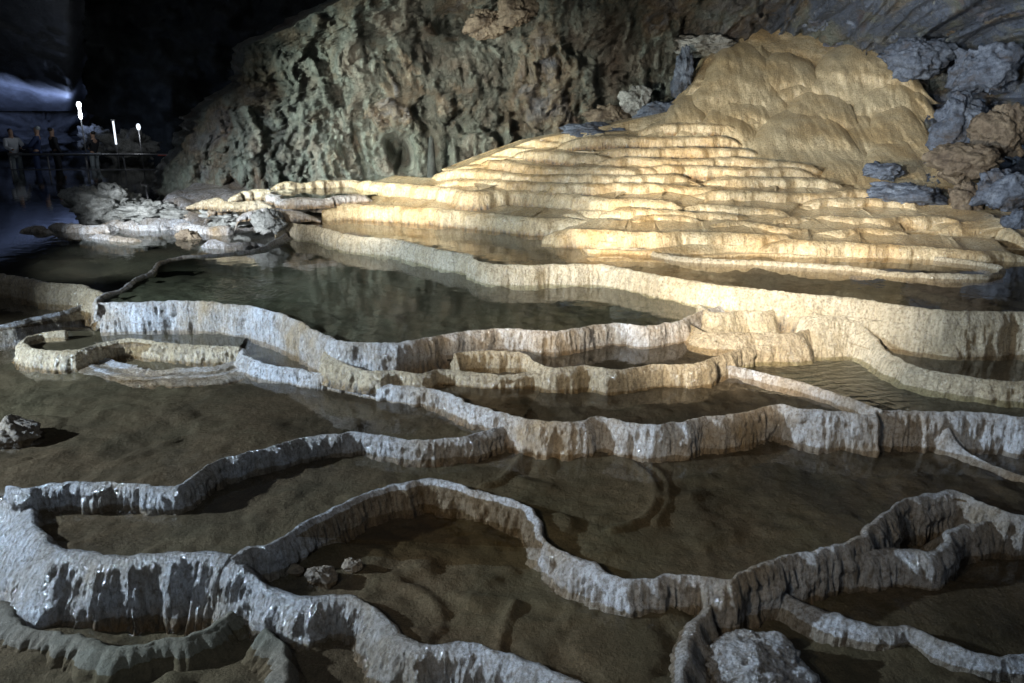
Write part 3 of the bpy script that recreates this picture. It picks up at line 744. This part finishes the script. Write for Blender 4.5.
left_rims = [
 ([(119, 200), (141, 207), (165, 210), (192, 213), (212, 215), (235, 212)], 1.2, 'pale', 'white vertical faced rim running right from the rubble heap'),
 ([(170, 222), (190, 225), (215, 228), (238, 225)], 1.12, 'pale', 'short thin white rim in the lake, below the white faced rim'),
 ([(48, 222), (70, 225), (98, 226), (118, 223)], 1.12, 'pale', 'short low white rim at the water left of the rubble heap'),
 ([(268, 188), (273, 194), (288, 199), (315, 199), (345, 196), (372, 194)], 1.62, 'pale', 'white bowl shaped rim below the left cave wall'),
 ([(190, 199), (225, 201), (255, 202), (275, 201)], 1.56, 'cream', 'thin cream rim on the left shore, behind the whitish boulder'),
 ([(228, 193), (250, 191), (275, 191), (300, 188)], 1.64, 'cream', 'thin pale rim furthest back on the left shore, at the wall foot'),
 ([(16, 229), (34, 226), (54, 229)], 1.08, 'pale', 'tiny low rim in the dark lake near the left edge'),
 ([(206, 206), (240, 204), (266, 208)], 1.46, 'pale', 'ragged pale rim just left of the white bowl'),
 ([(126, 215), (160, 219), (200, 221)], 1.14, 'near', 'grey rim directly under the white faced one'),
 ([(82, 233), (112, 237), (146, 238)], 1.06, 'near', 'dim low rim in the lake below the rubble heap'),
 ([(176, 217), (196, 219), (224, 221), (244, 219)], 1.13, 'pale', 'bright ragged rim winding just under the whitish boulder'),
 ([(100, 219), (122, 222), (150, 225), (172, 223)], 1.10, 'pale', 'thin pale rim between the rubble heap and the dark lake'),
 ([(236, 212), (258, 210), (285, 212), (318, 211)], 1.44, 'pale', 'pale low rim right under the white bowl'),
 ([(300, 187), (332, 188), (362, 187)], 1.60, 'cream', 'short cream rim inside the shallow pools at the wall foot'),
 ([(200, 240), (232, 243), (268, 240)], 1.10, 'near', 'dim grey rim just beyond the thin rim of the green pool'),
 ([(270, 183), (310, 182), (350, 181), (400, 181), (440, 181)], 1.72, 'tan', 'low dull rim along the foot of the cave wall, behind the bowl'),
]
for i, (pts, z, mk, lab) in enumerate(left_rims):
    crest('r%d' % i, pts, z, .03, .10, 60+i)
    l, s, px = CREST['r%d' % i]; e = np.minimum(1, np.minimum(s, s[-1]-s)/.35); l[:, 2] -= (1-e)**2*.12
    l[:, 2] += np.array([N(Vector((q*2.5, i, 1.)))*.05 for q in s])
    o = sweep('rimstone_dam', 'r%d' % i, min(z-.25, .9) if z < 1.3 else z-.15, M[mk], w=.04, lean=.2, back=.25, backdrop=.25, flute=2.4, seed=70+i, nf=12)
    tag(o, lab, 'rimstone dam', 'rimstone dams stepping between the pools')
# shore shelf under the left rims and pools in front of the wall
def shelf():
    vs = []; nx, ny = 150, 60
    for i in range(ny):
        y = lerp(10.6, 20, i/(ny-1))
        for j in range(nx):
            px = lerp(165+60*N(Vector((y*.6, 1., 0)))*.6, 460, j/(nx-1))
            x = (px-512)/F*(y*1.02)
            z = .93+.56*sm(13.4, 16.0, y)-.6*sm(.12, 0, j/nx)+fbm(x*1.3, y*1.3, 2., 4)*.08+fbm(x*5, y*5, 2., 3)*.03
            if y < 13.4: z -= .7*(1-sm(12.4, 13.4, y))
            vs.append((x, y, z))
    return mesh_obj('shore_shelf', vs, gridf(ny, nx, True), M['near'], attr=[.5]*len(vs))
tag(shelf(), kind='structure')
Wp = water_mat('still_pool_water', (.6, .65, .6), (), .08)
pool(cp('r3')+[(-1.9, 18.2), (-5.4, 18.2)], 1.61, .06, .08, Wp, .03, seed=20)
pool(cp('r0')+[(-4.3, 15.2), (-6.3, 15.2)], 1.19, .05, .08, Wp, .03, seed=21)
pool(cp('m5', 320, 600, step=2)+[(1.1, 13.0), (-2.7, 15.8)], 1.47, .06, .06, Wp, .03, seed=22)
pool(cp('m4', 355, 600, step=2)+[(1.3, 14.6), (-2.6, 17.2)], 1.74, .06, .06, Wp, .03, seed=23)
# dark slim stalagmite by the wall
def stalagmite(px, py0, py1, D, r, lab):
    a = UD(px, py1, D); b = UD(px, py0, D); vs = []; n = 14; k = 18
    for i in range(k):
        t = i/(k-1)
        for j in range(n):
            al = 2*math.pi*j/n; rr = r*(1-t*.55)*(1+.25*N(Vector((al, t*6, px))))*(1 if i < k-1 else .15)
            vs.append((rr*math.cos(al), rr*math.sin(al), (b[2]-a[2])*t))
    fs = [(i*n+j, i*n+(j+1) % n, (i+1)*n+(j+1) % n, (i+1)*n+j) for i in range(k-1) for j in range(n)]
    o = mesh_obj('stalagmite', vs, fs, M['dark_rock']); o.location = a; tag(o, lab, 'stalagmite')
stalagmite(432, 136, 178, 15.8, .10, 'slim black stalagmite standing before the green cave wall')

# ------------------------------------------------------------------ walkway, lamps and visitors, far left
def box_vs(x0, x1, y0, y1, z0, z1):
    return [(x0, y0, z0), (x1, y0, z0), (x1, y1, z0), (x0, y1, z0), (x0, y0, z1), (x1, y0, z1), (x1, y1, z1), (x0, y1, z1)]
BF = [(0, 3, 2, 1), (4, 5, 6, 7), (0, 1, 5, 4), (1, 2, 6, 5), (2, 3, 7, 6), (3, 0, 4, 7)]
def box(name, b, m, parent=None):
    o = mesh_obj(name, box_vs(*b), BF, m, parent, smooth=False)
    md = o.modifiers.new('bevel', 'BEVEL'); md.width = .01; md.segments = 2
    return o
def tube(name, pts, r, m, parent=None, n=10):
    vs = []; fs = []
    P3 = [Vector(p) for p in pts]
    for i, p in enumerate(P3):
        d = (P3[min(i+1, len(P3)-1)]-P3[max(0, i-1)]).normalized()
        s1 = d.cross(Vector((0, 1, .01))).normalized(); s2 = d.cross(s1)
        for j in range(n):
            a = 2*math.pi*j/n; vs.append(tuple(p+(s1*math.cos(a)+s2*math.sin(a))*r))
    for i in range(len(P3)-1):
        for j in range(n): fs.append((i*n+j, i*n+(j+1) % n, (i+1)*n+(j+1) % n, (i+1)*n+j))
    fs.append(tuple(range(n))[::-1]); fs.append(tuple(range((len(P3)-1)*n, len(P3)*n)))
    return mesh_obj(name, vs, fs, m, parent)

WY = 27.0
wx1 = UD(160, 170, WY)[0]
wz = UD(60, 184, WY)[2]
wk = empty('walkway', (-12, WY, wz)); tag(wk, 'dark raised visitor walkway with a red and grey handrail across the lake', 'walkway')
box('deck', (-6, wx1+12, 0, 2.6, -.28, 0), M['deck'], wk)
box('side_panel', (-6, wx1+12, -.06, -.002, -.14, .06), M['steel'], wk)
rz_ = UD(60, 155, WY)[2]-wz
tube('handrail', [(-4.5, 0, rz_+.02), (2.2, 0, rz_)], .035, M['steel'], wk)
tube('handrail', [(2.2, 0, rz_), (wx1+12, 0, rz_)], .035, M['rail_red'], wk)
tube('lower_rail', [(-4.5, 0, rz_*.5), (wx1+12, 0, rz_*.5)], .018, M['steel'], wk)
x = -4.5
while x < wx1+12:
    tube('rail_post', [(x, .02, 0), (x, .02, rz_)], .025, M['steel'], wk); x += 1.25

def lamp_post(px, ytop, ybase, lab, kind):
    D = WY+.5; a = UD(px, ytop, D); base = wz
    o = empty('lamp_post', (a[0], D, base)); tag(o, lab, 'lamp', 'lamps along the far walkway')
    h = a[2]-base
    tube('pole', [(0, 0, 0), (0, 0, h*.55), (0, 0, h-.20 if kind == 2 else h-.38)], .022, M['steel'], o)
    if kind == 0:
        vs = []; n = 16
        prof = [(.0, -.42), (.04, -.40), (.06, -.3), (.035, -.14), (.045, -.04), (.075, .04), (.05, .12), (.0, .14)]
        for r, z in prof:
            for j in range(n): vs.append((r*math.cos(2*math.pi*j/n), r*math.sin(2*math.pi*j/n), h+z))
        fs = [(i*n+j, i*n+(j+1) % n, (i+1)*n+(j+1) % n, (i+1)*n+j) for i in range(len(prof)-1) for j in range(n)]
        mesh_obj('lamp_head', vs, fs, M['lamp'], o)
    elif kind == 1:
        tube('lamp_tube', [(0, 0, h-.75), (0, 0, h-.32), (0, 0, h)], .03, M['tube'], o)
        tube('cap', [(0, 0, h), (0, 0, h+.05)], .06, M['steel'], o)
    else:
        vs = []; n = 14
        prof = [(0, -.20), (.04, -.19), (.065, -.12), (.065, -.06), (.04, 0), (0, .02)]
        for r, z in prof:
            for j in range(n): vs.append((r*math.cos(2*math.pi*j/n), r*math.sin(2*math.pi*j/n), h+z))
        fs = [(i*n+j, i*n+(j+1) % n, (i+1)*n+(j+1) % n, (i+1)*n+j) for i in range(len(prof)-1) for j in range(n)]
        mesh_obj('lamp_head', vs, fs, M['tube'], o)
    return a
LP = lamp_post(79, 106, 155, 'brightest and tallest white lamp on the far walkway, beside the blue lit ceiling', 0)
lamp_post(113, 121, 155, 'slender glowing tube lamp, middle one of three on the far walkway', 1)
LP3 = lamp_post(138, 124, 155, 'small round lamp, rightmost of three on the far walkway', 2)

def skin_mesh(name, joints, edges, m, parent, lev=2):
    me = bpy.data.meshes.new(name); me.from_pydata([j[0] for j in joints], edges, []); me.materials.append(m)
    o = bpy.data.objects.new(name, me); COL.objects.link(o)
    if parent: o.parent = parent
    md = o.modifiers.new('skin', 'SKIN'); md.use_smooth_shade = True
    sv = me.skin_vertices[0].data
    for i, j in enumerate(joints):
        r = j[1]; sv[i].radius = (r, r) if not isinstance(r, tuple) else r
    sv[0].use_root = True
    o.modifiers.new('subdiv', 'SUBSURF').levels = lev; o.modifiers[-1].render_levels = lev
    return o
def person(px, yhead, D, top, bottom, label, rz=0, lean=0., arms=0, hat=None, s=1., floor=None):
    h = UD(px, yhead, D); fl = wz
    o = empty('person', (h[0], D, fl), rz); tag(o, label, 'person', 'visitors on the far walkway'); o.scale = (s,)*3
    L = lean
    def A(sd, k):  # arm joints
        if k == 0: return [((sd*.20, L*.9, 1.40), .055), ((sd*.26, L*.7, 1.12), .042), ((sd*.24, -.1, .88), .032), ((sd*.235, -.13, .80), (.03, .018))]
        return [((sd*.20, L*.9, 1.40), .055), ((sd*.27, -.10, 1.16), .042), ((sd*.17, -.33, 1.10), .032), ((sd*.15, -.41, 1.10), (.028, .018))]
    def Lg(sd): return [((sd*.10, 0, .90), .085), ((sd*.11, -.02, .50), .058), ((sd*.12, .02, .09), .040), ((sd*.13, -.13, .04), .035)]
    J = [((0, 0, .96), (.15, .11)), ((0, L*.4, 1.15), (.13, .10)), ((0, L*.85, 1.38), (.15, .10)), ((0, L, 1.49), .055), ((0, L*1.1-.01, 1.57), (.075, .085)), ((0, L*1.1-.01, 1.68), (.078, .095)), ((0, L*1.1, 1.74), .05)]
    E = [(0, 1), (1, 2), (2, 3), (3, 4), (4, 5), (5, 6)]
    for sd in (-1, 1):
        b = len(J); J += A(sd, arms); E += [(2, b), (b, b+1), (b+1, b+2), (b+2, b+3)]
        b = len(J); J += Lg(sd); E += [(0, b), (b, b+1), (b+1, b+2), (b+2, b+3)]
    skin_mesh('body', J, E, M['skin'], o)
    g = .018
    JJ = [((0, 0, .90), (.17, .13)), ((0, L*.4, 1.15), (.15, .12)), ((0, L*.85, 1.38), (.165, .12)), ((0, L, 1.46), .07)]
    EE = [(0, 1), (1, 2), (2, 3)]
    for sd in (-1, 1):
        b = len(JJ); a = A(sd, arms)[:3]; JJ += [(p, r+g+.008) for p, r in a]; EE += [(2, b), (b, b+1), (b+1, b+2)]
    skin_mesh('jacket', JJ, EE, top, o)
    JJ = [((0, 0, .98), (.16, .12))]; EE = []
    for sd in (-1, 1):
        b = len(JJ); a = Lg(sd)[:3]; JJ += [(p, r+g) for p, r in a]; EE += [(0, b), (b, b+1), (b+1, b+2)]
    skin_mesh('trousers', JJ, EE, bottom, o)
    for sd in (-1, 1):
        skin_mesh('shoe', [((sd*.12, .06, .045), .05), ((sd*.13, -.08, .04), .05), ((sd*.135, -.17, .035), .035)], [(0, 1), (1, 2)], M['black_cloth'], o)
    skin_mesh('cap' if hat else 'hair', [((0, L*1.1+.03, 1.62), .075), ((0, L*1.1+.03, 1.70), (.095, .10)), ((0, L*1.1+.0, 1.765), .06)], [(0, 1), (1, 2)], hat or M['hair'], o)
    return o
person(12, 138, WY+.5, M['white_cloth'], M['grey_cloth'], 'person in a white top and grey trousers at the far left of the walkway', .9, .06, 1)
person(33, 136, WY+.6, M['blue_cloth'], M['blue_cloth'], 'person in dark blue clothes and a pale cap, next to the one in white', -1.2, .12, 1, M['grey_cloth'], 1.04)
person(54, 140, WY+1.6, M['black_cloth'], M['black_cloth'], 'person in black clothes behind the handrail, left of the brightest lamp', 2.4, .04, 0)
person(92, 142, WY+1.7, M['black_cloth'], M['grey_cloth'], 'person in black top behind the handrail, right of the brightest lamp', -1.9, .08, 1, None, .93)
rock(95, 140, 34, 26, D=33, m='grey_rock', label='pale rock behind the visitors beside the brightest lamp', seed=51, lump=.4, res=40)
rock(132, 146, 50, 30, D=31, m='grey_rock', label='pale rock behind the right end of the walkway', seed=52, lump=.4, res=40)
rock(40, 138, 110, 50, D=35, m='ceil', label='broad dark rock behind the visitors at the far left', seed=53, lump=.4, res=40)

# ------------------------------------------------------------------ light
w = bpy.data.worlds.new('World'); SC.world = w; w.use_nodes = True
bg = w.node_tree.nodes['Background']; bg.inputs[0].default_value = (.75, .85, 1., 1); bg.inputs[1].default_value = .055

def light(kind, name, loc, target, power, col, size=.3, ang=60, blend=.6):
    d = bpy.data.lights.new(name, kind); o = bpy.data.objects.new(name, d); COL.objects.link(o)
    o.location = loc; d.energy = power; d.color = col
    if kind == 'SPOT': d.spot_size = math.radians(ang); d.spot_blend = blend; d.shadow_soft_size = size
    elif kind == 'AREA': d.size = size
    else: d.shadow_soft_size = size
    if target is not None:
        o.rotation_euler = (Vector(target)-Vector(loc)).to_track_quat('-Z', 'Y').to_euler()
    return o
cool = (.64, .81, 1.); warm = (1., .86, .62)
# left flood lamp rakes the terraces
light('SPOT', 'flood_or_fill', (-10.2, 4.1, 4.0), (.6, 7.4, .5), 8800, cool, .10, 70, .7)
# warm floodlights on the mound, then an added cool fill
light('SPOT', 'flood_or_fill', (-2.6, 2.8, 2.25), UD(665, 190, 12.8), 9000, (1, .92, .76), .08, 13, 1.)
light('SPOT', 'flood_or_fill', (-3.2, 3.0, 2.35), UD(800, 130, 13.5), 5600, (1, .92, .76), .10, 40, 1.)
light('SPOT', 'flood_or_fill', (-1.5, 1.5, 3.4), U(780, 303, 1.15), 6500, (1, .93, .8), .08, 22, 1.)
light('SPOT', 'flood_or_fill', (.5, 4.0, 3.0), UD(950, 80, 14), 2200, (.85, .92, 1), .15, 34, 1.)  # added fill without a fixture, brightens the upper right rock
# cool lamps on the back wall and the left shore, plus an added wall fill
light('SPOT', 'flood_or_fill', (-8.0, 11.5, 3.6), UD(420, 125, 16.8), 4200, (.88, 1., .93), .5, 46, .8)
light('SPOT', 'flood_or_fill', (-3.2, 8.5, 2.6), UD(470, 140, 17.2), 5200, (1., .98, .88), .5, 46, 1.)  # added frontal fill, no source there; lifts the wall's deep shadows
light('SPOT', 'flood_or_fill', (-7., 8.0, 3.2), UD(180, 222, 13.5), 5000, (.85, .93, 1), .12, 44, .8)
# warm lamp on the middle dam, then an added fill beside the camera
light('SPOT', 'flood_or_fill', (-2.2, .5, 3.6), U(700, 390, .7), 650, (1, .86, .62), .08, 50, 1.)
light('SPOT', 'glint_fill', (-1.6, .2, 3.7), (.2, 6.5, .5), 190, (.72, .86, 1), .04, 110, .6)  # unseen fill near the camera, put in for wet glints on the faces
# the walkway lamps
light('POINT', 'lamp_light', (LP[0], WY+.15, LP[2]), None, 9, (.8, .9, 1), .12)
light('POINT', 'lamp_light', (LP3[0], WY+.15, LP3[2]), None, 15, (.9, .95, 1), .1)
cl = UD(10, 106, 30.6)
al = light('AREA', 'ceiling_light', cl, UD(4, 74, 32.0), 130, (.42, .56, 1), .1)
al.data.shape = 'RECTANGLE'; al.data.size = 4.2; al.data.size_y = .3
light('POINT', 'ceiling_light', UD(68, 103, 32.0), None, 14, (.45, .6, 1), .05)

vs_ = SC.view_settings; vs_.view_transform = 'Standard'; vs_.look = 'None'; vs_.exposure = .12; vs_.gamma = 1
SC.render.resolution_x = 1024; SC.render.resolution_y = 683
SC.cycles.transparent_max_bounces = 12
